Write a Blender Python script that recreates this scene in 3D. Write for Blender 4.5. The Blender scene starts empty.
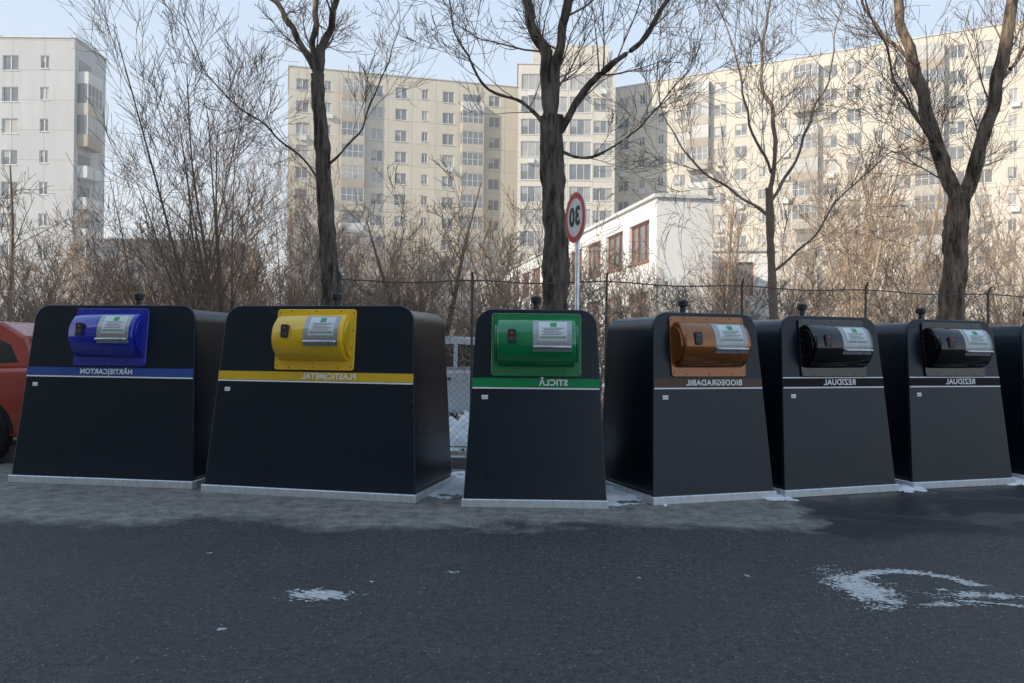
import bpy, math, random
from mathutils import Vector, Matrix, noise, Quaternion
R=math.radians
scene=bpy.context.scene
COL=scene.collection

# ---------------------------------------------------------------- materials
def nt(name):
    m=bpy.data.materials.new(name); m.use_nodes=True
    t=m.node_tree; b=t.nodes['Principled BSDF']
    return m,t,b
def mix(t,a,b,fac,mode='MIX'):
    n=t.nodes.new('ShaderNodeMix'); n.data_type='RGBA'; n.blend_type=mode
    for i,v in ((0,fac),(6,a),(7,b)):
        if isinstance(v,bpy.types.NodeSocket): t.links.new(v,n.inputs[i])
        elif i==0: n.inputs[0].default_value=v
        else: n.inputs[i].default_value=(*v,1)
    return n.outputs[2]
def noi(t,vec,scale,detail=4,rough=.6,dist=0):
    n=t.nodes.new('ShaderNodeTexNoise'); n.inputs['Scale'].default_value=scale
    n.inputs['Detail'].default_value=min(detail,5); n.inputs['Roughness'].default_value=rough
    n.inputs['Distortion'].default_value=dist
    if vec is not None: t.links.new(vec,n.inputs['Vector'])
    return n.outputs['Fac']
def mr(t,v,a,b,c=0,d=1):
    n=t.nodes.new('ShaderNodeMapRange'); t.links.new(v,n.inputs[0])
    n.inputs[1].default_value=a;n.inputs[2].default_value=b;n.inputs[3].default_value=c;n.inputs[4].default_value=d
    return n.outputs[0]
def mth(t,op,a,b=None,c=None):
    n=t.nodes.new('ShaderNodeMath'); n.operation=op
    for i,v in enumerate((a,b,c)):
        if v is None: continue
        if isinstance(v,bpy.types.NodeSocket): t.links.new(v,n.inputs[i])
        else: n.inputs[i].default_value=v
    return n.outputs[0]
def objco(t):
    return t.nodes.new('ShaderNodeTexCoord').outputs['Object']
def bump(t,b,h,s,d=.01):
    n=t.nodes.new('ShaderNodeBump'); n.inputs['Strength'].default_value=s; n.inputs['Distance'].default_value=d
    t.links.new(h,n.inputs['Height']); t.links.new(n.outputs[0],b.inputs['Normal'])
def pmat(name,c1,c2=None,scale=5,rough=.6,metal=0,bs=0,bscale=60,coat=0,rvar=.1,spec=.5,stretch=None,bd=.01,lo=.3,hi=.7):
    m,t,b=nt(name); co=objco(t)
    if stretch:
        mp=t.nodes.new('ShaderNodeMapping'); mp.inputs['Scale'].default_value=stretch
        t.links.new(co,mp.inputs[0]); co=mp.outputs[0]
    if c2 is None: c2=tuple(x*.75 for x in c1)
    f=mr(t,noi(t,co,scale,6,.65),lo,hi)
    t.links.new(mix(t,c1,c2,f),b.inputs['Base Color'])
    t.links.new(mr(t,f,0,1,max(rough-rvar,.03),min(rough+rvar,1)),b.inputs['Roughness'])
    b.inputs['Metallic'].default_value=metal
    b.inputs['Coat Weight'].default_value=coat
    b.inputs['Specular IOR Level'].default_value=spec
    if bs: bump(t,b,noi(t,co,bscale,5),bs,bd)
    return m

def bin_mat():
    m,t,b=nt('anthracite_powder_coat'); co=objco(t)
    sp=t.nodes.new('ShaderNodeSeparateXYZ'); t.links.new(co,sp.inputs[0])
    low=mr(t,sp.outputs[2],0,.40,.28,0)
    f2=mth(t,'MULTIPLY',low,noi(t,co,9,7,.7))
    c=mix(t,(.0040,.0085,.0175),(.040,.046,.054),f2)
    t.links.new(c,b.inputs['Base Color'])
    t.links.new(mr(t,noi(t,co,1.2,2),.3,.7,.27,.31),b.inputs['Roughness'])
    b.inputs['Specular IOR Level'].default_value=.44
    b.inputs['Specular Tint'].default_value=(.82,.92,1,1)
    return m
M_bin=bin_mat()
M_galv=pmat('galvanised_steel',(.86,.89,.92),(.58,.62,.66),18,.36,.65,0,30)
M_blackpl=pmat('black_plastic',(.012,.012,.013),(.02,.02,.02),8,.4)
M_steel=pmat('brushed_steel',(.62,.63,.64),(.48,.49,.50),12,.28,.8)
M_plate=pmat('grey_plate',(.38,.40,.41),(.32,.34,.35),12,.3,.5)
M_dgrey=pmat('dark_grey_plastic',(.06,.06,.065),(.04,.04,.045),8,.5)
M_white=pmat('white_label',(.88,.90,.90),(.82,.84,.84),6,.45)
M_paper=pmat('pale_label',(.66,.70,.70),(.56,.60,.60),9,.35)
M_lab_green=pmat('label_green',(.03,.35,.12),None,6,.5)
M_lab_grey=pmat('label_grey',(.30,.38,.35),None,6,.5)
M_ink=pmat('label_ink',(.16,.17,.18),None,6,.5)
M_red=pmat('red_button',(.62,.05,.10),None,6,.3)
M_signred=pmat('sign_red',(.62,.03,.025),(.5,.03,.025),4,.45)
M_signw=pmat('sign_white',(.75,.75,.74),(.62,.62,.6),4,.5)
M_signk=pmat('sign_black',(.01,.01,.01),None,4,.5)
def paint(name,c,rough=.13,coat=.6): return pmat(name,c,tuple(x*.85 for x in c),2.5,rough,0,0,120,coat,.04)
P_blue=paint('blue_paint',(.010,.022,.38)); P_yel=paint('yellow_paint',(.86,.53,.008))
P_green=paint('green_paint',(.0,.22,.07)); P_brown=pmat('copper_brown_paint',(.30,.105,.025),(.23,.08,.018),2.5,.16,.5,0,60,.7,.04)
P_black=paint('gloss_black_paint',(.004,.004,.005),.04,.5)
def film(n,c): return pmat(n,c,tuple(x*.85 for x in c),3,.6,0,0,60,0,.05,.25)
B_blue=film('blue_film',(.04,.09,.34));B_yel=film('yellow_film',(.74,.47,.03));B_green=film('green_film',(.01,.27,.09));B_brown=film('brown_film',(.14,.085,.06));B_black=film('black_film',(.004,.004,.005))
M_barkA=pmat('dark_bark',(.030,.023,.018),(.22,.175,.14),11,.95,0,1,22,stretch=(1,1,.18),bd=.08,lo=.38,hi=.62)
M_barkB=pmat('twig_bark',(.17,.12,.088),(.25,.185,.14),3,.85)
M_barkC=pmat('pale_twig_bark',(.42,.31,.225),(.30,.22,.155),1.5,.85)
M_barkD=pmat('grey_brown_twig_bark',(.27,.20,.15),(.20,.145,.108),3,.85)
M_snow=pmat('old_snow',(.90,.91,.93),(.68,.69,.71),6,.7,0,.6,25)
M_fence=pmat('fence_metal',(.06,.055,.05),(.11,.09,.07),8,.7)
M_paintw=pmat('worn_road_paint',(.62,.62,.605),(.34,.34,.34),22,.75,0,.5,150)
M_kerb=pmat('kerb_concrete',(.30,.29,.27),(.2,.19,.18),5,.85,0,.5,60)
M_rubber=pmat('tyre_rubber',(.015,.015,.015),None,5,.85)
M_carred=paint('car_red_paint',(.40,.06,.04),.2,.6)
M_carwhite=paint('car_silver_paint',(.62,.64,.66),.25,.6)
M_carglass=pmat('car_glass',(.015,.018,.02),None,2,.06,spec=.8)
M_lamp=pmat('lamp_red_plastic',(.35,.01,.01),None,6,.15,coat=.5)

# ---------------------------------------------------------------- mesh helpers
def link(o,parent=None):
    COL.objects.link(o)
    if parent is not None: o.parent=parent
    return o
def mesh(name,V,F,mats,fm=None,smooth=False):
    me=bpy.data.meshes.new(name); me.from_pydata([tuple(v) for v in V],[],F)
    for m in (mats if isinstance(mats,(list,tuple)) else [mats]): me.materials.append(m)
    if fm: me.polygons.foreach_set('material_index',fm)
    if smooth is True: me.polygons.foreach_set('use_smooth',[True]*len(F))
    me.update(); return me
def obj(name,me,parent=None,loc=(0,0,0),rot=(0,0,0)):
    o=bpy.data.objects.new(name,me); o.location=loc; o.rotation_euler=rot
    return link(o,parent)
def top(name,label,cat,loc,yaw=0,group=None):
    o=bpy.data.objects.new(name,None); o.empty_display_size=.3
    o.location=loc; o.rotation_euler=(0,0,yaw); link(o)
    o['label']=label;o['category']=cat
    if group:o['group']=group
    return o
class B:
    """mesh accumulator"""
    def __init__(s): s.V=[];s.F=[];s.M=[]
    def add(s,V,F,m=0):
        k=len(s.V); s.V+= [tuple(v) for v in V]; s.F+=[tuple(i+k for i in f) for f in F]; s.M+=[m]*len(F)
    def box(s,x0,x1,y0,y1,z0,z1,m=0):
        V=[(x,y,z) for z in(z0,z1) for y in(y0,y1) for x in(x0,x1)]
        s.add(V,[(0,2,3,1),(4,5,7,6),(0,1,5,4),(1,3,7,5),(3,2,6,7),(2,0,4,6)],m)
    def prism(s,pts,y0,y1,m=0,y1f=None,y0f=None):
        n=len(pts)
        f0=y0f or (lambda z:y0); f1=y1f or (lambda z:y1)
        V=[(x,f0(z),z) for x,z in pts]+[(x,f1(z),z) for x,z in pts]
        F=[tuple(range(n)),tuple(range(2*n-1,n-1,-1))]
        F+=[(i,i+n,(i+1)%n+n,(i+1)%n) for i in range(n)]
        s.add(V,F,m)
    def lathe(s,prof,n=16,c=(0,0,0),m=0):
        V=[];F=[]
        for r,z in prof:
            for i in range(n):
                a=2*math.pi*i/n; V.append((c[0]+r*math.cos(a),c[1]+r*math.sin(a),c[2]+z))
        for j in range(len(prof)-1):
            for i in range(n):
                F.append((j*n+i,j*n+(i+1)%n,(j+1)*n+(i+1)%n,(j+1)*n+i))
        F.append(tuple(range(n))[::-1]); F.append(tuple((len(prof)-1)*n+i for i in range(n)))
        s.add(V,F,m)
    def tube(s,pts,rads,n=6,m=0,cap=True,rough=0):
        V=[];F=[]
        L=len(pts)
        for j in range(L):
            a=Vector(pts[max(j-1,0)]);b=Vector(pts[min(j+1,L-1)])
            d=(b-a); 
            if d.length<1e-6: d=Vector((0,0,1))
            d.normalize()
            u=Vector((1,0.07,0)) if abs(d.z)>.6 else Vector((0,0.07,1))
            u=(u-d*u.dot(d)).normalized(); w=d.cross(u)
            for i in range(n):
                an=2*math.pi*i/n; r=rads[j]
                if rough:
                    q=Vector(pts[j])+(u*math.cos(an)+w*math.sin(an))*r
                    r*=1+rough*noise.noise(Vector((q.x*9,q.y*9,q.z*1.6)))+rough*.8*noise.noise(Vector((q.x*26,q.y*26,q.z*5)))
                V.append(Vector(pts[j])+(u*math.cos(an)+w*math.sin(an))*r)
        for j in range(L-1):
            for i in range(n):
                F.append((j*n+i,j*n+(i+1)%n,(j+1)*n+(i+1)%n,(j+1)*n+i))
        if cap: F.append(tuple(range(n))[::-1]);F.append(tuple((L-1)*n+i for i in range(n)))
        s.add(V,F,m)
    def mesh(s,name,mats,smooth=False): return mesh(name,s.V,s.F,mats,s.M,smooth)
def bev(o,w=.008,seg=2):
    md=o.modifiers.new('bevel','BEVEL'); md.width=w; md.segments=seg; md.limit_method='ANGLE'; md.angle_limit=R(35)
def outline(w,wt,z0,z1,r,n=7):
    P=[(-w/2,z0),(w/2,z0)]
    c=(wt/2-r,z1-r)
    for i in range(n+1):
        a=R(4)+(R(90)-R(4))*i/n; P.append((c[0]+r*math.cos(a),c[1]+r*math.sin(a)))
    for i in range(n+1):
        a=R(90)+(R(176)-R(90))*i/n; P.append((-c[0]+r*math.cos(a),c[1]+r*math.sin(a)))
    return P
def rrect(x0,x1,z0,z1,r,n=4):
    P=[]
    for cx,cz,a0 in((x1-r,z0+r,-90),(x1-r,z1-r,0),(x0+r,z1-r,90),(x0+r,z0+r,180)):
        for i in range(n+1):
            a=R(a0+90*i/n);P.append((cx+r*math.cos(a),cz+r*math.sin(a)))
    return P
_tc={}
def textmesh(txt,size,mat,mirror=True,depth=.0015):
    k=(txt,size,mat.name)
    if k in _tc: return _tc[k]
    cu=bpy.data.curves.new('t','FONT'); cu.body=txt; cu.size=size; cu.align_x='CENTER'; cu.align_y='CENTER'
    cu.extrude=depth; cu.offset=size*.03; cu.space_character=1.1
    o=bpy.data.objects.new('t',cu); COL.objects.link(o)
    dg=bpy.context.evaluated_depsgraph_get(); me=bpy.data.meshes.new_from_object(o.evaluated_get(dg))
    bpy.data.objects.remove(o)
    for v in me.vertices:
        x,y,z=v.co; v.co=(-x if mirror else x,-z,y)
    if mirror: me.flip_normals()
    me.materials.clear(); me.materials.append(mat); _tc[k]=me
    return me

# ---------------------------------------------------------------- recycling containers
H=1.9; L=.22; LEAN=math.atan(L/H)
def container(fl,fr,paintm,bandm,txt,label,D=1.33,plate_w=.87,zs=1.0,tx=.14,ts=.080):
    fl=Vector((*fl,0));fr=Vector((*fr,0)); mid=(fl+fr)/2
    yaw=math.atan2(fr.y-fl.y,fr.x-fl.x)
    E=top('recycling_container',label,'recycling bin',mid,yaw,'recycling containers standing in a row')
    E.scale=(1,1,zs)
    W=(fr-fl).length
    Wt=W-(.21 if W>1.8 else .18)
    fy=lambda z:L*z/H
    b=B(); b.prism(outline(W-.03,Wt-.03,.07,H-.035,.16),0,D,y0f=lambda z:fy(z)+.03)
    o=obj('body',b.mesh('body',M_bin),E); bev(o,.05,5)
    for p in o.data.polygons: p.use_smooth=True
    o.modifiers['bevel'].harden_normals=True
    b=B(); b.prism(outline(W,Wt,.07,H,.17),0,.03,y0f=lambda z:fy(z),y1f=lambda z:fy(z)+.04)
    o=obj('front_panel',b.mesh('front_panel',M_bin),E); bev(o,.012,3)
    b=B(); b.box(-W/2-.015,W/2+.015,-.025,.035,.0,.080); b.box(-W/2-.015,W/2+.015,D-.03,D+.02,0,.080)
    b.box(-W/2-.015,-W/2+.03,.035,D-.03,0,.080); b.box(W/2-.03,W/2+.015,.035,D-.03,0,.080)
    o=obj('base_frame',b.mesh('base_frame',M_galv),E); bev(o,.006,1)
    b=B(); b.lathe([(.07,0),(.07,.015),(.032,.02),(.03,.12),(.055,.13),(.058,.18),(.045,.195),(.0,.197)],14)
    o=obj('lifting_hook',b.mesh('lifting_hook',M_blackpl),E,(0,D*.5,H-.04))
    rot=(-LEAN,0,0)
    wz=lambda z:W+(Wt-W)*z/H
    z0,z1=1.150,1.236
    b=B(); hw=wz(1.2)/2-.012
    b.box(-hw,hw,-.006,.01,z0,z1,0); b.box(-hw,hw,-.008,.01,z0-.018,z0-.004,1)
    if txt=='REZIDUAL': b.box(-hw,hw,-.008,.01,z1+.003,z1+.014,1)
    band=obj('name_band',b.mesh('name_band',[bandm,M_white]),E,(0,0,0),rot)
    obj('lettering',textmesh(txt,ts,M_white),band,(tx,-.0085,(z0+z1)/2))
    b=B(); b.box(-W/2+.16,-W/2+.22,-.004,.01,1.03,1.07,0); b.box(-W/2+.165,-W/2+.215,-.005,.01,1.045,1.05,1)
    obj('sticker',b.mesh('sticker',[M_white,M_ink]),E,(0,0,0),rot)
    zc=1.565; pw=plate_w
    b=B(); b.prism(rrect(-pw/2,pw/2,zc-.31,zc+.305,.03),-.022,.01)
    scr=[(sx*(pw/2-.025),zc-.27+.18*k) for sx in(-1,1) for k in range(4)]+[(x,zc+s*.285) for s in(-1,1) for x in(-.27,0,.27)]
    for x,z in scr:
            V=[(x+.009*math.cos(a*math.pi/3),-.027,z+.009*math.sin(a*math.pi/3)) for a in range(6)]
            V+=[(v[0],-.02,v[2]) for v in V]
            b.add(V,[tuple(range(6))]+[(i,i+6,(i+1)%6+6,(i+1)%6) for i in range(6)],1)
    hatch=obj('hatch',b.mesh('hatch',[paintm,M_dgrey]),E,(0,0,0),rot); bev(hatch,.004,1)
    a_,b_=.232,.20; zd=zc+.015; yo=-.022
    def P(x,ph,f=1.): return (x,yo-b_*f*math.sin(ph),zd+a_*f*math.cos(ph))
    hw=pw/2-.055
    xs=[(-hw,.84),(-hw+.003,.92),(-hw+.010,.975),(-hw+.020,1),(hw-.020,1),(hw-.010,.975),(hw-.003,.92),(hw,.84)]
    n=28;V=[];F=[]
    for x,f in xs:
        for i in range(n+1): V.append(P(x,math.pi*i/n,f))
    for j in range(len(xs)-1):
        for i in range(n): F.append((j*(n+1)+i,j*(n+1)+i+1,(j+1)*(n+1)+i+1,(j+1)*(n+1)+i))
    F.append(tuple(range(n+1))[::-1]);F.append(tuple((len(xs)-1)*(n+1)+i for i in range(n+1)))
    me=mesh('drum',V,F,[paintm],None,True)
    o=obj('drum',me,hatch)
    for sx in(-1,1):
        V=[];n=22;x0,x1=sx*(hw+.002),sx*(hw+.022)
        if sx<0:x0,x1=x1,x0
        for x in(x0,x1):
            for i in range(n+1): V.append(P(x,math.pi*i/n,.80))
        F=[tuple(range(n+1))[::-1],tuple(n+1+i for i in range(n+1))]+[(i,i+1,i+n+2,i+n+1) for i in range(n)]
        obj('flange',mesh('flange',V,F,[paintm]),hatch)
    def patch(bb,x0,x1,p0,p1,f,m,k=8):
        V=[];F=[]
        for i in range(k+1):
            ph=R(p0+(p1-p0)*i/k); V+=[P(x0,ph,f),P(x1,ph,f)]
        for i in range(k): F.append((2*i,2*i+2,2*i+3,2*i+1))
        q=len(V)
        for i in range(k+1):
            ph=R(p0+(p1-p0)*i/k); V+=[P(x0,ph,f-.02),P(x1,ph,f-.02)]
        for i in range(k):
            F.append((2*i,q+2*i,q+2*i+2,2*i+2)); F.append((2*i+1,2*i+3,q+2*i+3,q+2*i+1))
        F.append((0,1,q+1,q));F.append((2*k,q+2*k,q+2*k+1,2*k+1))
        bb.add(V,F,m)
    b=B(); patch(b,-.035,.335,30,116,1.02,0)
    patch(b,.02,.29,38,90,1.035,1)
    patch(b,.13,.19,42,56,1.045,2,3)
    for q in range(5): patch(b,.05+.02*(q%2),.26-.025*(q%3),59+q*4,60.2+q*4,1.045,3,1)
    patch(b,.03,.28,80,86,1.045,4,2)
    o=obj('instruction_plate',b.mesh('instruction_plate',[M_plate,M_paper,M_lab_green,M_ink,M_lab_grey]),hatch)
    b=B(); h0=Vector(P(-.02,R(104),1.0));h1=Vector(P(-.02,R(104),1.2));h2=Vector(P(.32,R(104),1.2));h3=Vector(P(.32,R(104),1.0))
    b.tube([h0,h1,h1+Vector((.012,-.006,0)),h2-Vector((.012,.006,0)),h2,h3],[.014]*6,8)
    o=obj('handle',b.mesh('handle',M_steel,True),hatch)
    b=B(); c=P(0,R(80),1.0)
    b.prism(rrect(-.275,-.195,c[2]-.065,c[2]+.065,.015),c[1]-.022,c[1]+.08,0)
    b.prism(rrect(-.248,-.222,c[2]+.018,c[2]+.040,.008),c[1]-.026,c[1],1)
    b.prism(rrect(-.262,-.208,c[2]-.048,c[2]-.005,.006),c[1]-.0245,c[1],2)
    o=obj('card_reader',b.mesh('card_reader',[M_blackpl,M_red,M_dgrey]),hatch); bev(o,.003,1)
    return E
container((-5.475,9.27),(-3.37,8.95),P_blue,B_blue,'HÂRTIE|CARTON','wide dark grey paper container with a blue drum hatch',plate_w=.86,zs=1.025,tx=-.03,ts=.074)
container((-3.19,8.78),(-.945,8.28),P_yel,B_yel,'PLASTIC|METAL','wide dark grey plastic and metal container with yellow drum hatch',zs=1.02,tx=.17,ts=.078)
container((-.467,8.11),(.90,8.09),P_green,B_green,'STICLĂ','narrow dark grey glass container with a green drum hatch',tx=.17,ts=.080)
container((1.378,8.31),(2.70,8.77),P_brown,B_brown,'BIODEGRADABIL','dark grey biodegradable waste container with brown drum hatch',tx=.06,ts=.080)
container((2.82,8.80),(4.20,9.31),P_black,B_black,'REZIDUAL','dark grey residual waste container with glossy black hatch',tx=.07,ts=.086)
container((4.44,9.44),(5.81,9.88),P_black,B_black,'REZIDUAL','dark grey residual waste container with glossy black hatch',tx=.07,ts=.086)
container((6.07,10.0),(7.44,10.44),P_black,B_black,'REZIDUAL','dark grey residual waste container with glossy black hatch',tx=.07,ts=.086)

# ---------------------------------------------------------------- ground
def sheet(name,pts,z,mat,kind='structure'):
    me=mesh(name,[(x,y,z) for x,y in pts],[tuple(range(len(pts)))],mat); o=obj(name,me)
    o['kind']=kind; return o
m,t,b=nt('asphalt'); co=objco(t)
sp=t.nodes.new('ShaderNodeSeparateXYZ'); t.links.new(co,sp.inputs[0]); X,Y=sp.outputs[0],sp.outputs[1]
fine=noi(t,co,75,3,.75); mid_=noi(t,co,20,4,.8); med=noi(t,co,2.2,5,.75); big=noi(t,co,.55,4,.6,.6)
gr=mth(t,'ADD',mth(t,'MULTIPLY',fine,.6),mth(t,'MULTIPLY',mid_,.4))
base=mix(t,(.003,.003,.004),(.140,.142,.148),mr(t,gr,.42,.66))
base=mix(t,base,(.024,.025,.028),mr(t,big,.36,.60,0,.40))
base=mix(t,base,(.090,.089,.088),mr(t,med,.50,.78,0,.40))
yb=mth(t,'ADD',mth(t,'MULTIPLY',mth(t,'SUBTRACT',big,.5),1.8),mth(t,'MULTIPLY',mth(t,'SUBTRACT',med,.5),.9))
mask=mr(t,mth(t,'ADD',Y,yb),7.10,7.45)
rightcut=mr(t,mth(t,'ADD',X,yb),2.6,2.8,1,.10)
mask=mth(t,'MULTIPLY',mask,rightcut)
pale=mix(t,(.37,.35,.315),(.13,.127,.12),mr(t,noi(t,co,6,5,.8),.36,.64))
base=mix(t,base,pale,mth(t,'MULTIPLY',mask,.85))
vo=t.nodes.new('ShaderNodeTexVoronoi'); vo.inputs['Scale'].default_value=42; t.links.new(co,vo.inputs['Vector'])
sep=t.nodes.new('ShaderNodeSeparateColor'); t.links.new(vo.outputs['Color'],sep.inputs[0])
spk=mth(t,'MULTIPLY',mth(t,'GREATER_THAN',sep.outputs[0],.93),mth(t,'LESS_THAN',vo.outputs['Distance'],.26))
base=mix(t,base,(.30,.305,.31),mth(t,'MULTIPLY',spk,.7))
vc=t.nodes.new('ShaderNodeTexVoronoi'); vc.feature='DISTANCE_TO_EDGE'; vc.inputs['Scale'].default_value=.35
ds=t.nodes.new('ShaderNodeVectorMath'); ds.operation='ADD'
nn=t.nodes.new('ShaderNodeTexNoise'); nn.inputs['Scale'].default_value=1.5; nn.inputs['Detail'].default_value=5; t.links.new(co,nn.inputs['Vector'])
t.links.new(co,ds.inputs[0]); t.links.new(nn.outputs['Color'],ds.inputs[1]); t.links.new(ds.outputs[0],vc.inputs['Vector'])
cr=mr(t,vc.outputs['Distance'],.0,.005,.4,0)
base=mix(t,base,(.012,.012,.014),cr)
wet=mth(t,'MULTIPLY',mr(t,noi(t,co,.7,4,.6,1),.42,.50),mth(t,'MULTIPLY',mr(t,mth(t,'ADD',Y,yb),6.8,7.1),mr(t,mth(t,'ADD',X,yb),2.7,2.9)))
base=mix(t,base,(.010,.011,.012),mth(t,'MULTIPLY',wet,.85))
t.links.new(base,b.inputs['Base Color'])
rg=mth(t,'SUBTRACT',mr(t,big,.3,.7,.72,.56),mth(t,'MULTIPLY',wet,.25)); t.links.new(rg,b.inputs['Roughness'])
b.inputs['Specular IOR Level'].default_value=.38
bump(t,b,gr,1.0,.014)
M_asph=m
m,t,b=nt('winter_soil'); co=objco(t)
c=mix(t,(.14,.115,.08),(.25,.205,.145),mr(t,noi(t,co,2,8,.75),.35,.65))
c=mix(t,c,(.80,.82,.86),mr(t,noi(t,co,.35,7,.7),.46,.52))
t.links.new(c,b.inputs['Base Color']); b.inputs['Roughness'].default_value=.9
bump(t,b,noi(t,co,12,6),.8,.05); M_soil=m
g=sheet('ground',[(-1500,-1500),(1500,-1500),(1500,1500),(-1500,1500)],-.03,M_soil)
edge=[(-40,10.9),(-3,10.9),(1,10.5),(5,11.5),(9,12.7),(40,21)]
sheet('road',[(-60,-11.9),(60,-11.9),(60,21)]+[(x,y) for x,y in edge[::-1]]+[(-60,10.9)],0,M_asph)
sheet('verge_terrain',[(x,y+.12) for x,y in edge]+[(60,70),(-60,70)],.12,M_soil)
b_=B()
for (x0,y0),(x1,y1) in zip(edge[:-1],edge[1:]):
    V=[(x0,y0,0),(x1,y1,0),(x1,y1+.13,0),(x0,y0+.13,0)]; V+=[(x,y,.135) for x,y,_ in V]
    b_.add(V,[(3,2,1,0),(4,5,6,7),(0,1,5,4),(1,2,6,5),(2,3,7,6),(3,0,4,7)])
o=obj('kerb',b_.mesh('kerb',M_kerb)); o['kind']='structure'

def ragged(name,x0,x1,y0,y1,cell,fn,mat,z=.004):
    V=[];F=[];nx=int((x1-x0)/cell);ny=int((y1-y0)/cell);idx={}
    def vid(i,j):
        if (i,j) not in idx:
            x=x0+i*cell;y=y0+j*cell
            x+=noise.noise(Vector((x*60,y*60,1)))*cell*.6; y+=noise.noise(Vector((x*60,y*60,7)))*cell*.6
            idx[(i,j)]=len(V);V.append((x,y,z))
        return idx[(i,j)]
    for i in range(nx):
        for j in range(ny):
            if fn(x0+(i+.5)*cell,y0+(j+.5)*cell): F.append((vid(i,j),vid(i+1,j),vid(i+1,j+1),vid(i,j+1)))
    o=obj(name,mesh(name,V,F,mat)); o['kind']='structure'; return o
def nz(x,y,s,o=0): return noise.fractal(Vector((x*s,y*s,o)),.9,2.1,6)
def f_right(x,y):
    x-=.12
    s=-1
    s=max(s,1-math.hypot((x-2.13)/.20,(y-5.48)/.42)+.15)
    dx=(x-2.52)/.48; dy=(y-5.45)/.50; r=math.hypot(dx,dy); a=math.degrees(math.atan2(dy,dx))
    if a>12 or a<-150: s=max(s,.95-abs(r-.88)/.17)
    s=max(s,.85-math.hypot((x-2.80)/.40,(y-5.33)/.11))
    s=max(s,.80-math.hypot((x-2.50)/.30,(y-5.14)/.07))
    tx=(x-2.6)/1.0
    if 0<tx<1: s=max(s,.75-abs(y-(5.22-.62*tx*tx-.1*tx))/.05)
    if 0<tx<.85: s=max(s,.6-abs(y-(5.45-.28*tx))/.05)
    return s+.55*nz(x,y,9)+.8*nz(x*1.6,y*2.8,22,3)>.40
ragged('road_marking',1.85,3.75,4.45,6.1,.008,f_right,M_paintw)
def f_left(x,y):
    s=1-math.hypot((x+1.17)/.24,(y-5.2)/.14)
    s-= .25 if math.sin((x*.6+y)*110)>.7 else 0
    return s+.45*nz(x,y,12)+.3*nz(x,y,40)>.2
ragged('road_marking',-1.5,-.85,5.0,5.4,.008,f_left,M_paintw)
def f_sm(x,y):
    for cx,cy,r in((-1.55,4.55,.03),(-.4,5.75,.035),(.85,5.65,.02),(-.9,5.5,.02),(1.6,5.75,.03),(-2.2,6.2,.02)):
        if 1-math.hypot((x-cx)/r/1.5,(y-cy)/r)+.9*nz(x,y,35)>.5: return True
    return False
ragged('road_marking',-2.4,1.9,4.4,7.1,.011,f_sm,M_paintw)
def snowheap(x0,x1,y0,y1,h,seed,thr=.35,z=0.0):
    cell=.03;V=[];F=[];idx={}
    def hh(x,y):
        u=(x-x0)/(x1-x0)*2-1;v=(y-y0)/(y1-y0)*2-1
        return 1-max(abs(u)**2.2,abs(v)**2.2)+.8*noise.fractal(Vector((x*5,y*5,seed)),.9,2.1,5)-thr
    nx=int((x1-x0)/cell);ny=int((y1-y0)/cell)
    def vid(i,j):
        if (i,j) not in idx:
            x=x0+i*cell;y=y0+j*cell; idx[(i,j)]=len(V); q=hh(x,y)
            V.append((x,y,z+(h*min(q,1.8) if q>0 else -.01)))
        return idx[(i,j)]
    for i in range(nx):
        for j in range(ny):
            if hh(x0+(i+.5)*cell,y0+(j+.5)*cell)>-.02: F.append((vid(i,j),vid(i+1,j),vid(i+1,j+1),vid(i,j+1)))
    o=obj('snow',mesh('snow',V,F,M_snow,None,True)); o['kind']='stuff'
snowheap(-1.0,-.25,8.5,10.4,.05,1,.25)
snowheap(.85,1.6,8.2,9.9,.06,2,.30)
snowheap(2.55,2.95,8.6,9.3,.035,3,.35)
snowheap(4.05,4.6,9.2,9.9,.05,4,.35)
snowheap(5.7,6.2,9.8,10.4,.05,5,.25)
snowheap(-3.4,1.3,11.4,13.6,.26,6,-.1,.1)

# ---------------------------------------------------------------- chain link fence
OX,OY=-2.3,11.2
E=top('chain_link_fence','dark metal chain-link fence behind the row of containers','fence',(OX,OY,.1))
fl=[(-2.3,11.2),(1.2,11.05),(5,12.1),(9.2,13.4),(13,14.6)]
Hf=2.3
b=B()
wb=B()
for (x0,y0),(x1,y1) in zip(fl[:-1],fl[1:]):
    ln=math.hypot(x1-x0,y1-y0); dx,dy=(x1-x0)/ln,(y1-y0)/ln
    def pt(s,z): return (x0+dx*s-OX,y0+dy*s-OY,z)
    def sag(z): return [pt(ln*i/12,z-.035*math.sin(math.pi*i/6)**2) for i in range(13)]
    b.tube(sag(Hf),[.009]*13,5); b.tube([pt(0,.12),pt(ln,.12)],[.008,.008],5); b.tube([pt(0,Hf*.5),pt(ln,Hf*.5)],[.003]*2,4)
    k=int(ln/3.0)+1
    sp_=.085; s=-Hf
    while s<ln:
        for sg in(1,-1):
            a0,a1=s,s+Hf
            z0,z1=0.,Hf-.03
            if sg<0: z0,z1=Hf-.03,0.
            q0,q1=max(a0,0),min(a1,ln)
            if q1>q0:
                za=z0+(z1-z0)*(q0-a0)/Hf; zb=z0+(z1-z0)*(q1-a0)/Hf
                wb.tube([pt(q0,za),pt(q1,zb)],[.0018]*2,3,cap=False)
        s+=sp_
    for i in range(k):
        s=ln*i/k
        pb=B(); pb.tube([(0,0,0),(0,0,Hf+.03),(0,-.08,Hf+.10)],[.017,.017,.012],8)
        obj('post',pb.mesh('post',M_fence),E,(pt(s,0)))
obj('rail',b.mesh('rail',M_fence),E)
obj('wire_mesh',wb.mesh('wire_mesh',M_fence),E)

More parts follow.
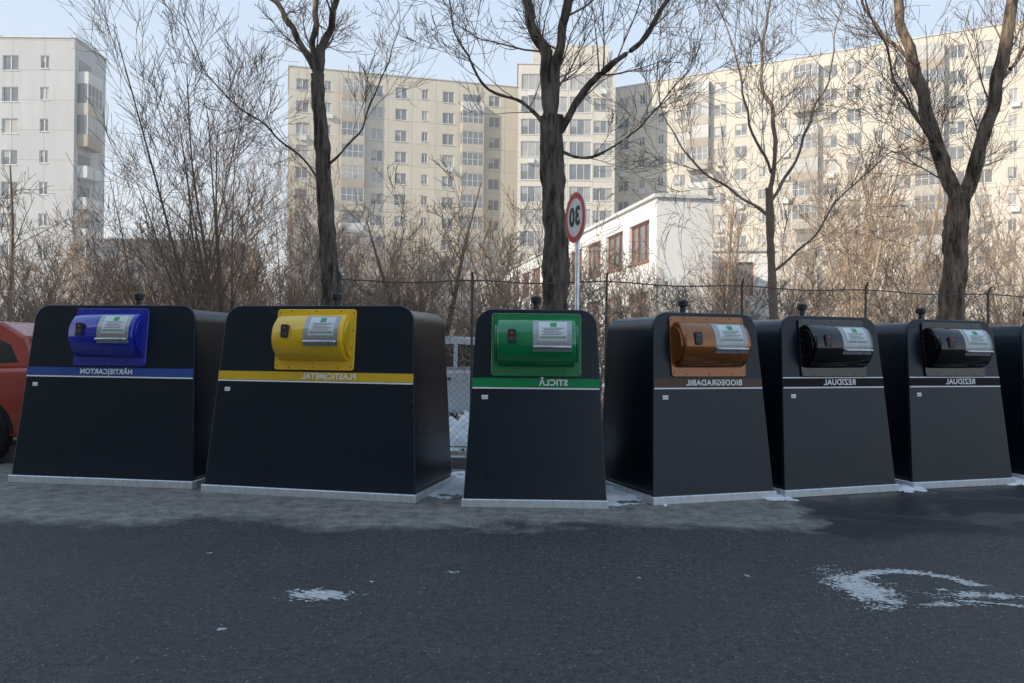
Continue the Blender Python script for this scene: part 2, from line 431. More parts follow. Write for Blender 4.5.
# ---------------------------------------------------------------- road sign
E=top('road_sign','round white speed limit sign with red ring on a grey post','sign',(.735,9.98,0),0)
b=B(); b.tube([(0,0,0),(0,0,3.36)],[.028]*2,12); obj('post',b.mesh('post',M_galv),E)
b=B()
def disc(bb,r0,r1,y,m,n=48):
    V=[];F=[]
    for i in range(n):
        a=2*math.pi*i/n
        V+=[(r0*math.cos(a),y,r0*math.sin(a)),(r1*math.cos(a),y,r1*math.sin(a))]
    for i in range(n):
        j=(i+1)%n; F.append((2*i,2*i+1,2*j+1,2*j))
    bb.add(V,F,m)
n=48
V=[(.30*math.cos(2*math.pi*i/n),-.035,.30*math.sin(2*math.pi*i/n)) for i in range(n)]
V2=[(x,-.02,z) for x,_,z in V]
b.add(V+V2,[tuple(range(n)),tuple(range(2*n-1,n-1,-1))]+[(i,i+n,(i+1)%n+n,(i+1)%n) for i in range(n)],0)
disc(b,.225,.292,-.038,1)
sy=-R(71)
face=obj('sign_face',b.mesh('sign_face',[M_signw,M_signred]),E,(0,0,3.06),(0,0,sy))
obj('lettering',textmesh('30',.30,M_signk),face,(0,-.04,-.0))

# ---------------------------------------------------------------- trees
def frame_dir(d,ang,az):
    d=d.normalized(); u=d.orthogonal().normalized(); w=d.cross(u)
    s=u*math.cos(az)+w*math.sin(az)
    return (d*math.cos(ang)+s*math.sin(ang)).normalized()
def grow(bb,p,d,length,r,lev,maxlev,rng,cfg):
    seg=5 if lev<maxlev else 4
    pts=[Vector(p)];d=d.normalized();ds=[d]
    for i in range(seg):
        j=Vector((rng.gauss(0,1),rng.gauss(0,1),rng.gauss(0,1)))*cfg['wig']
        d=(d+j+Vector((0,0,cfg['up']))).normalized()
        pts.append(pts[-1]+d*length/seg); ds.append(d)
    rads=[max(r*(1-.75*i/seg),cfg['rmin']) for i in range(seg+1)]
    bb.tube(pts,rads,5 if r>.03 else 3,cap=False)
    if lev<maxlev:
        k=cfg['n'][min(lev,len(cfg['n'])-1)]
        k=max(1,int(k*rng.uniform(.75,1.25)))
        for c in range(k):
            tt=rng.uniform(.18,1.0); f=tt*seg; i=min(int(f),seg-1)
            q=pts[i].lerp(pts[i+1],f-i)
            nd=frame_dir(ds[i],R(rng.uniform(*cfg['ang'])),rng.uniform(0,6.283))
            grow(bb,q,nd,length*cfg['ls']*rng.uniform(.6,1.15)*(1.15-.45*tt),max(rads[i]*.55,cfg['rmin']),lev+1,maxlev,rng,cfg)
def smoothline(pts,rads,k=4):
    P=[Vector(p) for p in pts];out=[];ro=[]
    for i in range(len(P)-1):
        a=P[max(i-1,0)];b_=P[i];c=P[i+1];d=P[min(i+2,len(P)-1)]
        for s in range(k):
            t_=s/k
            out.append(.5*((2*b_)+(c-a)*t_+(2*a-5*b_+4*c-d)*t_*t_+(3*b_-a-3*c+d)*t_**3)); ro.append(rads[i]*(1-t_)+rads[i+1]*t_)
    out.append(P[-1]);ro.append(rads[-1]); return out,ro
CFG=dict(wig=.13,up=.12,rmin=.0036,n=[7,5,4],ang=(20,58),ls=.62)
def tree(name,label,base,trunk,trad,limbs,seed,cfg=CFG,per=6,blen=1.5,maxlev=2,mt=None,mc=None,ts=.82,lsc=.70):
    rng=random.Random(seed); mt=mt or M_barkA; mc=mc or M_barkB
    E=top('tree',label,'tree',base)
    tb=B(); cb=B()
    P,Rr=smoothline(trunk,[r*ts for r in trad],24); tb.tube(P,Rr,44,rough=.34)
    for pts,rads in limbs:
        P,Rr=smoothline(pts,[r*lsc for r in rads],8)
        P=[p+Vector((noise.noise(p*2.2),noise.noise(p*2.2+Vector((9,0,0))),noise.noise(p*2.3)*.5))*.09*(min(i,6)/6) for i,p in enumerate(P)]
        tb.tube(P,Rr,14,rough=.30)
        for c in range(per):
            i=rng.randint(3,len(P)-2); d=(P[i+1]-P[i]).normalized()
            grow(cb,P[i],frame_dir(d,R(rng.uniform(20,60)),rng.uniform(0,6.283)),blen*rng.uniform(.5,1.25),min(max(Rr[i]*.36,.007),.018),0,maxlev,rng,cfg)
        d=(P[-1]-P[-2]).normalized(); grow(cb,P[-1],d,blen*.9,Rr[-1],0,maxlev,rng,cfg)
    obj('trunk',tb.mesh('trunk',mt,True),E); obj('crown',cb.mesh('crown',mc,True),E)
    return E
def W(u,v,d,dy=0,h0=348):
    return Vector(((u-512)*d/850,d+dy,1.52+(h0-v)*d/850))
def rel(pts,base): return [p-Vector(base) for p in pts]
d=13.; bs=(-2.76,13,0.1)
T=[W(332,440,d),W(328,330,d),W(325,250,d),W(318,150,d),W(312,75,d)]
T[0]=Vector(bs)
tree('tree','tall bare tree with dark rough trunk behind the containers',bs,rel(T,bs),[.22,.17,.15,.13,.115],[
 (rel([W(312,78,d),W(295,40,d),W(268,0,d,.3),W(235,-70,d,.6),W(215,-150,d,.9)],bs),[.085,.075,.06,.045,.025]),
 (rel([W(312,78,d),W(320,40,d),W(336,0,d,-.2),W(352,-90,d,-.4),W(360,-170,d,-.4)],bs),[.09,.08,.07,.05,.025]),
 (rel([W(312,78,d),W(306,30,d,.2),W(304,-30,d,.5),W(300,-130,d,.8)],bs),[.08,.07,.055,.03]),
 (rel([W(322,200,d),W(300,160,d,-.3),W(258,130,d,-.6),W(222,95,d,-.9),W(200,40,d,-1)],bs),[.026,.022,.017,.013,.008]),
 (rel([W(320,170,d),W(350,130,d,.3),W(372,60,d,.6),W(385,0,d,.8)],bs),[.030,.024,.017,.009]),
],11,per=11,blen=1.35)
d=12.; bs=(.565,12,0.1)
T=[Vector(bs),W(553,330,d),W(552,250,d),W(550,180,d),W(547,115,d)]
tree('tree','bare tree with thick dark trunk behind the green-hatched container',bs,rel(T,bs),[.27,.22,.205,.195,.185],[
 (rel([W(546,122,d),W(540,65,d),W(526,10,d,.2),W(508,-60,d,.4),W(495,-140,d,.5)],bs),[.14,.12,.10,.07,.04]),
 (rel([W(548,122,d),W(553,60,d,-.1),W(562,5,d,-.2),W(570,-80,d,-.3),W(572,-150,d,-.3)],bs),[.12,.10,.085,.06,.03]),
 (rel([W(550,140,d),W(575,100,d,-.1),W(600,72,d,-.2),W(640,40,d,-.3),W(672,-20,d,-.4),W(690,-90,d,-.4)],bs),[.085,.07,.06,.045,.03,.02]),
 (rel([W(546,135,d),W(520,100,d,.2),W(480,75,d,.3),W(452,30,d,.4),W(440,-30,d,.4)],bs),[.045,.036,.026,.02,.012]),
 (rel([W(556,150,d),W(590,150,d,.3),W(630,125,d,.5),W(665,90,d,.6),W(700,40,d,.7)],bs),[.034,.028,.022,.016,.01]),
],22,per=11,blen=1.35)
d=13.6; bs=(6.62,13.6,0.1)
T=[Vector(bs),W(947,330,d),W(952,250,d),W(957,190,d)]
tree('tree','forked bare tree with sturdy brown trunk beside the fence',bs,rel(T,bs),[.30,.23,.205,.20],[
 (rel([W(955,196,d),W(937,140,d,.1),W(918,70,d,.2),W(905,0,d,.3),W(890,-90,d,.4),W(880,-160,d,.4)],bs),[.17,.16,.14,.11,.06,.03]),
 (rel([W(958,198,d),W(976,140,d,-.1),W(990,70,d,-.2),W(998,0,d,-.3),W(1010,-90,d,-.4),W(1015,-160,d,-.4)],bs),[.17,.15,.13,.11,.055,.03]),
 (rel([W(940,150,d),W(915,135,d,-.3),W(880,95,d,-.6),W(845,40,d,-.9),W(825,-20,d,-1)],bs),[.04,.034,.026,.018,.010]),
 (rel([W(985,95,d),W(1010,60,d,.2),W(1045,20,d,.4),W(1075,-40,d,.5)],bs),[.06,.05,.035,.02]),
 (rel([W(915,60,d),W(885,20,d,.3),W(860,-40,d,.5)],bs),[.05,.035,.02]),
],33,per=12,blen=1.45,mt=pmat('brown_bark',(.05,.036,.026),(.32,.235,.17),11,.95,0,1,22,stretch=(1,1,.18),bd=.08,lo=.38,hi=.62))
d=14.5; bs=(4.45,14.5,0.1)
T=[Vector(bs),W(772,330,d),W(768,250,d),W(766,185,d)]
tree('tree','slender bare young tree behind the chain-link fence',bs,rel(T,bs),[.12,.095,.085,.075],[
 (rel([W(766,190,d),W(772,130,d),W(762,70,d,.3),W(770,0,d,.4),W(780,-60,d,.4)],bs),[.06,.05,.04,.028,.014]),
 (rel([W(767,200,d),W(795,160,d,.3),W(815,110,d,.5),W(842,50,d,.6),W(850,-20,d,.6)],bs),[.045,.038,.03,.02,.01]),
 (rel([W(767,215,d),W(735,185,d,.3),W(700,160,d,.5),W(670,110,d,.6),W(655,50,d,.6)],bs),[.04,.034,.026,.018,.01]),
 (rel([W(770,270,d),W(800,240,d,-.3),W(835,190,d,-.5),W(880,150,d,-.6)],bs),[.032,.026,.018,.01]),
 (rel([W(768,170,d),W(740,120,d,-.3),W(722,60,d,-.5),W(705,10,d,-.5)],bs),[.036,.028,.018,.01]),
],44,per=12,blen=1.4,mt=M_barkB)
def multistem(seed,n,h,spread,r,per,maxlev,cfg,twl=.9,mt=None,jit=.25,ex=1.3):
    rng=random.Random(seed); tb=B();cb=B()
    for s in range(n):
        az=rng.uniform(0,6.283); q=rng.uniform(.0,.35)
        p0=Vector((math.cos(az)*q*.5,math.sin(az)*q*.5,-.05)); hh=h*rng.uniform(.6,1.05); sp=spread*rng.uniform(.3,1)
        pts=[p0+Vector((math.cos(az)*sp*f**ex,math.sin(az)*sp*f**ex,hh*f))+Vector((rng.gauss(0,.04),rng.gauss(0,.04),0))*h*jit*f for f in(0,.25,.5,.75,1)]
        P,Rr=smoothline(pts,[r,r*.8,r*.6,r*.4,r*.15],3); tb.tube(P,Rr,6,cap=False)
        for c in range(per):
            i=rng.randint(2,len(P)-2); dd=(P[i+1]-P[i]).normalized()
            grow(cb,P[i],frame_dir(dd,R(rng.uniform(20,55)),rng.uniform(0,6.283)),twl*rng.uniform(.5,1.2),max(Rr[i]*.42,cfg['rmin']),0,maxlev,rng,cfg)
    return tb.mesh('trunk',mt or M_barkB,True),cb
CF2=dict(wig=.12,up=.10,rmin=.0034,n=[6,5,3],ang=(20,52),ls=.62)
def put(meshes,name,label,cat,loc,yaw,sc,group=None):
    E=top(name,label,cat,loc,yaw,group); E.scale=(sc,sc,sc)
    obj('trunk',meshes[0],E); obj('crown',meshes[1],E); return E
t5=multistem(5,8,6.6,1.9,.034,12,2,CF2,twl=1.6,mt=M_barkB,jit=.14,ex=.95); t5=(t5[0],t5[1].mesh('crown',M_barkD,True))
put(t5,'tree','tall multi-stemmed bare tree with thin upright branches','tree',(-4.7,14.2,.1),0,1.0)
put(t5,'tree','tall multi-stemmed bare tree with thin upright branches','tree',(-7.2,17.5,.1),2.0,1.0)
put(t5,'tree','tall multi-stemmed bare tree with thin upright branches','tree',(-5.2,20,.1),4.0,.95)
CF3=dict(wig=.15,up=.02,rmin=.006,n=[5,4,4],ang=(30,70),ls=.62)
t6=multistem(66,3,5.0,2.2,.085,9,2,CF3,twl=1.6); t6=(t6[0],t6[1].mesh('crown',M_barkB,True))
put(t6,'tree','low spreading bare tree with leaning dark stems','tree',(-11.9,20,.05),.6,1.1)
put(t6,'tree','low spreading bare tree with leaning dark stems','tree',(-1.7,17,.1),1.4,.95)
CFS=dict(wig=.14,up=.06,rmin=.0036,n=[5,4,3],ang=(20,60),ls=.6)
vars_=[]
for s in range(4):
    mm=M_barkC if s!=2 else M_barkD
    a=multistem(100+s,9,2.8,1.5,.014,7,2,CFS,twl=.95,mt=mm); vars_.append((a[0],a[1].mesh('crown',mm,True)))
rng=random.Random(9)
for i in range(70):
    y=rng.uniform(15,48) if i<42 else rng.uniform(13.9,18)
    hx=y*.62; x=rng.uniform(-hx,hx)
    if 3.5<x<13 and 29<y<48: y-=14
    if -3<x<8 and y>27: y=rng.uniform(17,26)
    u=x/y*850+512
    sc=rng.uniform(.8,1.35)*(1+.012*(y-15))
    if 560<u<660: sc*=.85
    put(vars_[i%4],'shrub','leafless brown shrub with dense thin twigs','shrub',(x,y,.05),rng.uniform(0,6.28),sc,'leafless shrubs behind the fence')
CFD=dict(wig=.12,up=.10,rmin=.009,n=[5,4,4],ang=(22,55),ls=.62)
dv=[]
for s in range(3):
    a=multistem(200+s,3,9,2.4,.10,12,2,CFD,twl=2.6,mt=M_barkC,jit=.15); dv.append((a[0],a[1].mesh('crown',M_barkC,True)))
for i,(x,y,s) in enumerate([(-20,48,.9),(-14,42,.9),(-9,52,1.0),(-5,40,.8),(-1,60,1.0),(14,44,1.0),(18,50,1.1),(24,46,1.05),(30,52,1.1),(21,36,.9),(12.5,30,.85),(-33,62,.8),(-17,60,1.0),(17,28,.85),(9.5,24,.8),(5.4,22,.62),(15.5,33,1.05),(19.5,40,1.15),(10.8,27,.9),(-25,50,.9)]):
    put(dv[i%3],'tree','bare tree standing in front of the apartment blocks','tree',(x,y,-.03),i*1.3,s,'bare trees in front of the apartment blocks')

# ---------------------------------------------------------------- buildings
def facade_mat(name,c1,c2,pw=3.,ph=2.8,joint=(.30,.28,.25)):
    m,t,b=nt(name); co=objco(t)
    sp=t.nodes.new('ShaderNodeSeparateXYZ'); t.links.new(co,sp.inputs[0])
    cb=t.nodes.new('ShaderNodeCombineXYZ'); t.links.new(sp.outputs[0],cb.inputs[0]); t.links.new(sp.outputs[2],cb.inputs[1])
    br=t.nodes.new('ShaderNodeTexBrick'); br.offset=0; t.links.new(cb.outputs[0],br.inputs['Vector'])
    br.inputs['Scale'].default_value=1; br.inputs['Brick Width'].default_value=pw; br.inputs['Row Height'].default_value=ph
    br.inputs['Mortar Size'].default_value=.035; br.inputs['Mortar Smooth'].default_value=.3
    br.inputs['Color1'].default_value=(*c1,1); br.inputs['Color2'].default_value=(*c2,1); br.inputs['Mortar'].default_value=(*joint,1)
    mp=t.nodes.new('ShaderNodeMapping'); mp.inputs['Scale'].default_value=(1,1,.2); t.links.new(co,mp.inputs[0])
    st=mr(t,noi(t,mp.outputs[0],.9,7,.7),.4,.75,0,.4)
    c=mix(t,br.outputs['Color'],tuple(x*.68 for x in c1),st)
    t.links.new(c,b.inputs['Base Color']); b.inputs['Roughness'].default_value=.9
    return m
M_glassD=pmat('window_glass',(.10,.115,.13),(.20,.21,.22),.35,.15,spec=.8)  # glass colour lightened to stand in for haze over distant windows
M_glassC=pmat('curtained_glass',(.42,.41,.38),(.24,.24,.24),.5,.3)
M_wframe=pmat('window_frame_white',(.66,.66,.65),(.56,.56,.55),2,.6)
M_wbrown=pmat('window_frame_brown',(.28,.12,.08),(.23,.09,.06),2,.6)
M_roof=pmat('roof_bitumen',(.09,.085,.08),None,1,.9)
BALC=[pmat('balcony_panel_cream',(.50,.46,.39),None,1,.8),pmat('balcony_panel_white',(.62,.62,.6),None,1,.8),pmat('balcony_panel_tan',(.42,.36,.29),None,1,.8)]
_w={}
def window_mesh(w,h,var,frame):
    k=(w,h,var,frame.name)
    if k in _w:return _w[k]
    b=B(); f=.07; n=2 if w<1.9 else 3
    b.box(0,w,.10,.17,0,f,0);b.box(0,w,.10,.17,h-f,h,0);b.box(0,f,.10,.17,f,h-f,0);b.box(w-f,w,.10,.17,f,h-f,0)
    for i in range(1,n):
        x=w*i/n;b.box(x-f/2,x+f/2,.10,.17,f,h-f,0)
    for i in range(n):
        mm=1 if (var+i*var)%3 else 2
        if var==0: mm=1
        if var==5: mm=2
        x0=w*i/n;x1=w*(i+1)/n
        b.add([(x0,.155,f/2),(x1,.155,f/2),(x1,.155,h-f/2),(x0,.155,h-f/2)],[(0,1,2,3)],mm)
        if var in(2,4) and i==0: b.add([(x0+f,.150,h*(.55 if var==2 else .3)),(x1-f/2,.150,h*(.55 if var==2 else .3)),(x1-f/2,.150,h-f),(x0+f,.150,h-f)],[(0,1,2,3)],2)
    b.box(-.05,w+.05,-.08,.10,-.06,-.003,0)
    if var==3: b.box(w*.3,w*.3+.8,-.42,-.1,-.75,-.2,0)
    _w[k]=b.mesh('window',[frame,M_glassD,M_glassC]);return _w[k]
def balcony_mesh(w,sh,var):
    k=('b',w,sh,var)
    if k in _w:return _w[k]
    b=B(); d=1.0
    b.box(0,w,-d,-.002,-.12,0,0); b.box(0,w,-d-.03,-d+.05,.002,1.0,0)
    b.box(0,.06,-d+.052,-.002,.002,1.0,0);b.box(w-.06,w,-d+.052,-.002,.002,1.0,0)
    if var!=1:
        n=4
        for i in range(n+1):
            x=(w-.06)*i/n;b.box(x,x+.06,-d,-d+.05,1.002,sh-.125,1)
        b.add([(0,-d+.025,1),(w,-d+.025,1),(w,-d+.025,sh-.13),(0,-d+.025,sh-.13)],[(0,1,2,3)],2 if var!=2 else 3)
        for x in(.03,w-.03): b.add([(x,-d,1),(x,0,1),(x,0,sh-.13),(x,-d,sh-.13)],[(0,1,2,3)],2)
        b.box(0,w,-d-.01,-d+.06,1.7,1.75,1)
    else:
        b.box(.3,w-.3,-.03,-.004,.1,2.2,2)
    _w[k]=b.mesh('balcony',[BALC[var%3],M_wframe,M_glassD,M_glassC]);return _w[k]
CAM=Vector((0,0,1.52))
def block(name,label,loc,yaw,width,depth,storeys,sh,mat,cols,seed,frame=None,parapet=.9,sidecols=(),roofbox=None):
    frame=frame or M_wframe
    rng=random.Random(seed)
    E=top(name,label,'building',loc,yaw)
    TY={'w':(1.5,1.4,.0),'s':(.8,1.2,.2),'d':(2.3,1.5,0),'t':(2.6,1.9,-.25),'r':(2.3,1.5,.0)}
    Ht=storeys*sh+.6; ZB=-1.2
    holes=[];balc=[];sbalc=[]
    for st in range(storeys):
        for x,ty in cols:
            zb=.5+st*sh
            if ty=='b': balc.append((x-1.4,zb)); continue
            w,h,dz=TY[ty]; holes.append((x-w/2,x+w/2,zb+.9+dz,zb+.9+dz+h,ty))
    def wallgrid(bb,width,Ht,hl,tf):
        xs=sorted({0,width}|{round(a,4) for h in hl for a in h[:2]}); zs=sorted({ZB,Ht+parapet}|{round(a,4) for h in hl for a in h[2:4]})
        xi={x:i for i,x in enumerate(xs)};zi={z:i for i,z in enumerate(zs)}
        solid=[[True]*(len(zs)-1) for _ in range(len(xs)-1)]
        for h in hl:
            a=[round(q,4) for q in h[:4]]
            for i in range(xi[a[0]],xi[a[1]]):
                for j in range(zi[a[2]],zi[a[3]]): solid[i][j]=False
            x0,x1,z0_,z1=a
            bb.add([tf(x,y,z) for x,y,z in [(x0,0,z0_),(x1,0,z0_),(x1,0,z1),(x0,0,z1),(x0,.18,z0_),(x1,.18,z0_),(x1,.18,z1),(x0,.18,z1)]],[(0,1,5,4),(1,2,6,5),(2,3,7,6),(3,0,4,7)])
        V=[tf(x,0,z) for x in xs for z in zs];nz_=len(zs)
        bb.add(V,[(i*nz_+j,(i+1)*nz_+j,(i+1)*nz_+j+1,i*nz_+j+1) for i in range(len(xs)-1) for j in range(nz_-1) if solid[i][j]])
    wb=B(); wallgrid(wb,width,Ht,holes,lambda x,y,z:(x,y,z))
    sh_=[]
    for st in range(storeys):
        for x,ty in sidecols:
            if ty=='b': sbalc.append((x-1.4,.5+st*sh)); continue
            w,h,dz=TY[ty]; zb=.5+st*sh; sh_.append((x-w/2,x+w/2,zb+.9+dz,zb+.9+dz+h,ty))
    wallgrid(wb,depth,Ht,sh_,lambda x,y,z:(width-y,x,z))
    wb.add([(0,0,ZB),(0,depth,ZB),(0,depth,Ht+parapet),(0,0,Ht+parapet)],[(3,2,1,0)])
    wb.add([(0,depth,ZB),(width,depth,ZB),(width,depth,Ht+parapet),(0,depth,Ht+parapet)],[(0,1,2,3)])
    obj('wall',wb.mesh('wall',mat),E)
    rb=B(); rb.add([(0,0,Ht),(width,0,Ht),(width,depth,Ht),(0,depth,Ht)],[(0,1,2,3)],0)
    zt=Ht+parapet
    rb.box(-.12,width+.12,-.12,.25,zt+.003,zt+.12,1);rb.box(-.12,width+.12,depth-.25,depth+.12,zt+.003,zt+.12,1)
    rb.box(-.12,.25,.252,depth-.252,zt+.003,zt+.12,1);rb.box(width-.25,width+.12,.252,depth-.252,zt+.003,zt+.12,1)
    if roofbox:
        for x0,x1,h in roofbox: rb.box(x0,x1,min(2,depth*.2),depth-min(2,depth*.2),Ht+.01,Ht+h,2)
    obj('roof',rb.mesh('roof',[M_roof,BALC[1],mat]),E)
    Mw=Matrix.Translation(Vector(loc))@Matrix.Rotation(yaw,4,'Z')
    items=[]
    for x0,x1,z0_,z1,ty in holes:
        items.append(('window',window_mesh(round(x1-x0,3),round(z1-z0_,3),rng.choice([0,0,1,2,1,3,4,5,2,4]) if frame is M_wframe else rng.choice([0,1,2]),frame),Vector((x0,0,z0_)),0))
    for x0,x1,z0_,z1,ty in sh_:
        items.append(('window',window_mesh(round(x1-x0,3),round(z1-z0_,3),rng.choice([0,1,2]),frame),Vector((width,x0,z0_)),math.pi/2))
    for x,z in balc: items.append(('balcony',balcony_mesh(2.8,sh,rng.choice([0,0,1,2,3])),Vector((x,0,z)),0))
    for x,z in sbalc: items.append(('balcony',balcony_mesh(2.8,sh,rng.choice([0,1,1,2,3])),Vector((width,x,z)),math.pi/2))
    for kind in('window','balcony'):
        its=sorted([i for i in items if i[0]==kind],key=lambda i:((Mw@i[2])-CAM).length)
        for i in its[:100]: obj(kind,i[1],E,i[2],(0,0,i[3]))
        rest=its[100:]
        if rest:
            bb=B(); 
            for i in rest:
                rt=Matrix.Rotation(i[3],3,'Z'); k=len(bb.V)
                bb.V+=[tuple(rt@v.co+i[2]) for v in i[1].vertices]
                bb.F+=[tuple(a+k for a in p.vertices) for p in i[1].polygons]
                q={m.name:n_ for n_,m in enumerate(RM)}
                bb.M+=[q[i[1].materials[p.material_index].name] for p in i[1].polygons]
            o=obj(kind,bb.mesh(kind,RM),E); o['kind']='stuff'
    return E
RM=[M_wframe,M_wbrown,M_glassD,M_glassC]+BALC
F_beige=facade_mat('beige_panels',(.56,.51,.42),(.51,.465,.385))  # pale panel colours put some of the distance haze into the facades
F_warm=facade_mat('warm_panels',(.61,.56,.475),(.57,.525,.44))
F_grey=facade_mat('grey_panels',(.46,.465,.465),(.43,.435,.435))
F_tower=facade_mat('cream_panels',(.60,.555,.475),(.56,.52,.445))
F_white=facade_mat('white_render',(.70,.69,.66),(.68,.67,.64),50,50,(.6,.6,.6))
def cols(pattern,start=1.6,step=3.0): return [(start+step*i,c) for i,c in enumerate(pattern) if c!='.']
block('apartment_block','long beige apartment block with rows of small windows',(-27.5,102.5,-1),math.atan2(7.5,27.5),29,12,13,2.68,F_beige,cols('wsbwwswbw'),1)
block('apartment_block','narrow cream apartment tower with wide glazed loggias',(.2,101,-1),0,11.6,14,13,2.68,F_tower,[(1.7,'t'),(4.6,'t'),(7.5,'t'),(10.2,'d')],2,roofbox=[(1.8,11,4.0)])
block('apartment_block','long pale sunlit apartment block with windows and balconies',(12.6,110.3,-1),-math.atan2(24,39),72,12,13,2.68,F_warm,cols('wsswbwwssbwwswbwwsswbwwswbww',1.5,2.55),3)
block('apartment_block','grey ten storey apartment block with corner balconies',(-65,79,-1),0,23.8,6,10,2.95,F_grey,cols('wwswwws',1.8,3.2),4,sidecols=[(1.9,'b')],roofbox=[(6,16,1.6)])
block('school_building','low greyish long building with flat roof',(-47,96,-1),0,15,10,4,3.2,facade_mat('pinkish_render',(.46,.43,.42),(.43,.40,.39)),cols('wwww',1.8,3.4),5)
block('apartment_block','unseen beige apartment block added to shade the foreground',(2,-13,0),math.pi,58,13,9,2.8,F_beige,cols('wswbwwswbwwswbwwsw',1.6,3.1),6)  # added out of view behind the camera to cast the foreground shade
bx,by=5.0,30.0
fx,fy_=-2.8,72.
Lw=math.hypot(bx-fx,by-fy_)
yw=math.atan2(by-fy_,bx-fx)
block('school_building','two storey white school building with brown window frames',(fx,fy_,.75),yw,Lw,2.1,2,2.6,F_white,[(Lw-1.9-3.1*i,'r') for i in range(12)],7,frame=M_wbrown,parapet=.35)
block('school_annexe','lower white annexe with a flat roof beside the school','' or (7.9,36,.2),R(-6),4.0,8,2,2.4,F_white,[(2.0,'r')],8,frame=M_wbrown,parapet=.3) if False else None
E2=block('school_building','lower white annexe with flat roof and brown windows',(7.7,37,.2),R(-5),3.6,8,2,2.35,F_white,[(1.9,'w')],8,frame=M_wbrown,parapet=.3)

# thin winter haze hanging between the yard and the apartment blocks
hb=B(); hb.box(-200,200,34,124,-.02,52)
m=bpy.data.materials.new('haze'); m.use_nodes=True; t=m.node_tree; t.nodes.clear()
vs=t.nodes.new('ShaderNodeVolumeScatter'); vs.inputs['Color'].default_value=(.99,.98,.97,1); vs.inputs['Density'].default_value=.0020; vs.inputs['Anisotropy'].default_value=.0
out=t.nodes.new('ShaderNodeOutputMaterial'); t.links.new(vs.outputs[0],out.inputs['Volume'])
o=obj('sky_haze',hb.mesh('sky_haze',m)); o['kind']='structure'

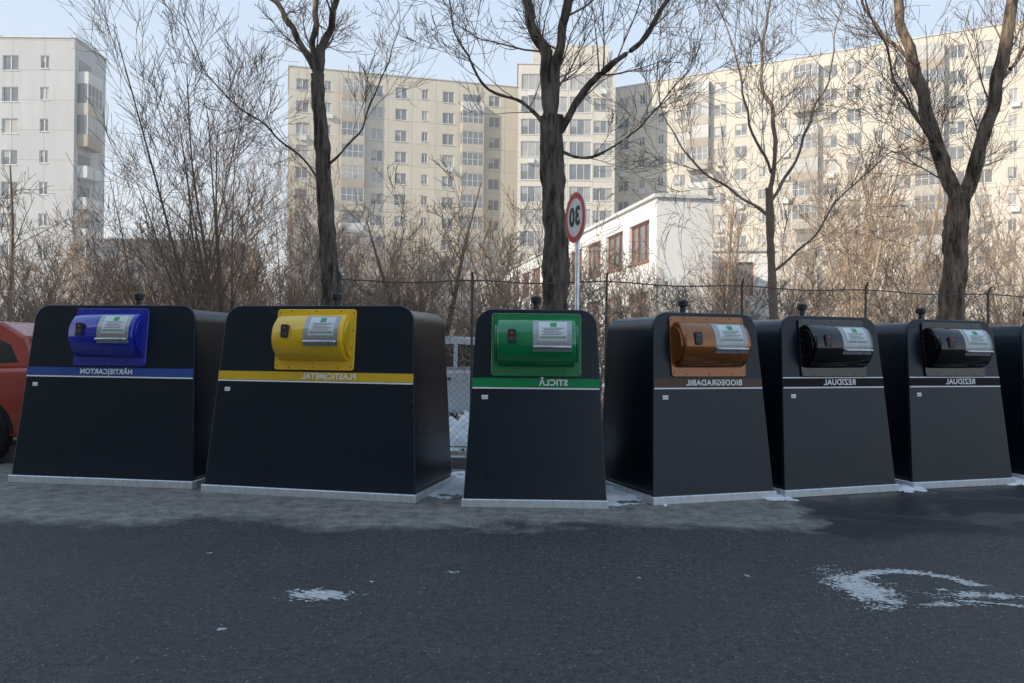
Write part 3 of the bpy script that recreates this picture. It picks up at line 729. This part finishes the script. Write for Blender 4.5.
# ---------------------------------------------------------------- parked cars
def car(loc,yaw,label,pm,sc=(1,1,1)):
    E=top('parked_car',label,'car',loc,yaw,'cars parked near the containers'); E.scale=sc
    prof=[(-2.05,.28),(2.0,.28),(2.1,.45),(2.12,.72),(2.08,.98),(1.9,1.05),(-.75,.98),(-1.75,.86),(-2.08,.70),(-2.12,.42)]
    b=B(); b.prism(prof,-.86,.86)
    o=obj('body',b.mesh('body',pm),E); bev(o,.07,4)
    for p in o.data.polygons: p.use_smooth=True
    cp=[(-.85,.98),(1.95,1.03),(1.75,1.40),(1.45,1.56),(.1,1.60),(-.15,1.56)]
    V=[(x,-.78+(z-.98)*.28,z) for x,z in cp]+[(x,.78-(z-.98)*.28,z) for x,z in cp]; n=len(cp)
    b=B(); b.add(V,[tuple(range(n)),tuple(range(2*n-1,n-1,-1))]+[(i,i+n,(i+1)%n+n,(i+1)%n) for i in range(n)])
    o=obj('cabin',b.mesh('cabin',pm),E); bev(o,.04,3)
    for s in(-1,1):
        f=lambda x,z:(x,s*(.785-(z-.98)*.28),z)
        for q in([(-.6,1.06),(.45,1.07),(.45,1.46),(-.08,1.46)],[(.52,1.07),(1.3,1.09),(1.25,1.42),(.52,1.46)],[(1.38,1.09),(1.72,1.11),(1.6,1.3),(1.33,1.40)]):
            obj('window',mesh('window',[f(x,z) for x,z in q],[(0,1,2,3)] if s<0 else [(3,2,1,0)],M_carglass),E)
    obj('rear_window',mesh('rear_window',[(1.93,-.6,1.1),(1.93,.6,1.1),(1.775,.55,1.38),(1.775,-.55,1.38)],[(0,1,2,3)],M_carglass),E)
    obj('windscreen',mesh('windscreen',[(-.83,-.65,1.03),(-.83,.65,1.03),(-.22,.55,1.52),(-.22,-.55,1.52)],[(3,2,1,0)],M_carglass),E)
    for x in(-1.32,1.35):
        for y in(-.80,.80):
            w=B(); 
            pr=[(.20,-.1),(.31,-.1),(.33,-.07),(.33,.07),(.31,.1),(.20,.1)]
            V=[];F=[];n=28
            for r,yy in pr:
                for i in range(n): V.append((r*math.cos(6.2832*i/n),yy,r*math.sin(6.2832*i/n)))
            for j in range(len(pr)-1):
                for i in range(n): F.append((j*n+i,(j+1)*n+i,(j+1)*n+(i+1)%n,j*n+(i+1)%n))
            w.add(V,F)
            wh=bpy.data.objects.new('wheel',None); link(wh,E); wh.location=(x,y*1.02,.33)
            obj('tyre',w.mesh('tyre',M_rubber,True),wh)
            r=B(); s=-1 if y<0 else 1
            for k in range(5):
                a=6.2832*k/5; c,s_=math.cos(a),math.sin(a)
                r.add([(c*.03-s_*.03,s*.08,s_*.03+c*.03),(c*.03+s_*.03,s*.08,s_*.03-c*.03),(c*.2+s_*.022,s*.085,s_*.2-c*.022),(c*.2-s_*.022,s*.085,s_*.2+c*.022)],[(0,1,2,3)])
            n=28
            r.add([(.21*math.cos(6.2832*i/n),s*.09,.21*math.sin(6.2832*i/n)) for i in range(n)]+[(.18*math.cos(6.2832*i/n),s*.085,.18*math.sin(6.2832*i/n)) for i in range(n)],[(i,(i+1)%n,(i+1)%n+n,i+n) for i in range(n)])
            r.add([(.2*math.cos(6.2832*i/n),s*.04,.2*math.sin(6.2832*i/n)) for i in range(n)],[tuple(range(n))],1)
            obj('rim',r.mesh('rim',[M_steel,M_blackpl]),wh)
    for x in(-1.32,1.35):
        for s in(-1,1):
            n=14
            V=[((x+.39*math.cos(math.pi*i/n)),s*.866,.33+.39*math.sin(math.pi*i/n)) for i in range(n+1)]+[((x+.30*math.cos(math.pi*i/n)),s*.866,.33+.30*math.sin(math.pi*i/n)) for i in range(n+1)]
            obj('wheel_arch',mesh('wheel_arch',V,[(i,i+1,i+n+2,i+n+1) for i in range(n)],M_blackpl),E)
    b=B(); b.box(2.06,2.15,-.75,.75,.3,.48); obj('bumper',b.mesh('bumper',M_blackpl),E)
    for s in(-1,1):
        b=B(); b.box(1.92,2.105,s*.80-.075,s*.80+.07,.78,1.0); o=obj('tail_light',b.mesh('tail_light',M_lamp),E); bev(o,.02,2)
        for x0,z0 in((.30,.86),(1.15,.88)):
            b=B(); b.box(x0,x0+.12,s*.875-.012,s*.875+.012,z0,z0+.025); obj('door_handle',b.mesh('door_handle',M_blackpl),E)
car((-8.12,11.5,0),R(2),'red hatchback parked beside the blue-hatched container',M_carred,(1.05,1.05,1.15))
car((-1.5,15.2,.12),R(2),'silver hatchback parked behind the fence',M_carwhite)

# ---------------------------------------------------------------- light, sky, camera
el=R(25); az=Vector((-.8,-.6))
S=Vector((az.x*math.cos(el),az.y*math.cos(el),math.sin(el)))
ld=bpy.data.lights.new('sun','SUN'); ld.energy=5.0; ld.angle=R(.5); ld.color=(1,.90,.75)
lo=bpy.data.objects.new('sun',ld); lo.rotation_euler=S.to_track_quat('Z','Y').to_euler(); lo.location=(-20,-20,40); link(lo)
w=bpy.data.worlds.new('World'); scene.world=w; w.use_nodes=True; t=w.node_tree
sk=t.nodes.new('ShaderNodeTexSky'); sk.sky_type='NISHITA'; sk.sun_disc=False; sk.sun_elevation=el; sk.sun_rotation=math.atan2(az.x,az.y)%(2*math.pi)
sk.dust_density=2.5; sk.air_density=1.0; sk.ozone_density=1.0
tc=t.nodes.new('ShaderNodeTexCoord'); sp=t.nodes.new('ShaderNodeSeparateXYZ'); t.links.new(tc.outputs['Generated'],sp.inputs[0])
STR=.15
hz=mix(t,tuple(x/STR for x in(1.10,1.12,1.14)),tuple(x/STR for x in(.62,.84,1.14)),mr(t,sp.outputs[2],.03,.5))
skc=mix(t,sk.outputs[0],hz,.80)
bg=t.nodes['Background']; bg.inputs[1].default_value=STR; t.links.new(skc,bg.inputs[0])
cd=bpy.data.cameras.new('camera'); cd.lens=850/1024*36; cd.sensor_width=36; cd.clip_end=5000; cd.clip_start=.05
co=bpy.data.objects.new('camera',cd); link(co); co.location=(0,0,1.52)
co.rotation_euler=(Matrix.Rotation(R(.12),3,'Z')@Matrix.Rotation(R(90.44),3,'X')@Matrix.Rotation(R(.6),3,'Z')).to_euler()
scene.camera=co
scene.view_settings.view_transform='Standard'; scene.view_settings.look='None'; scene.view_settings.exposure=0
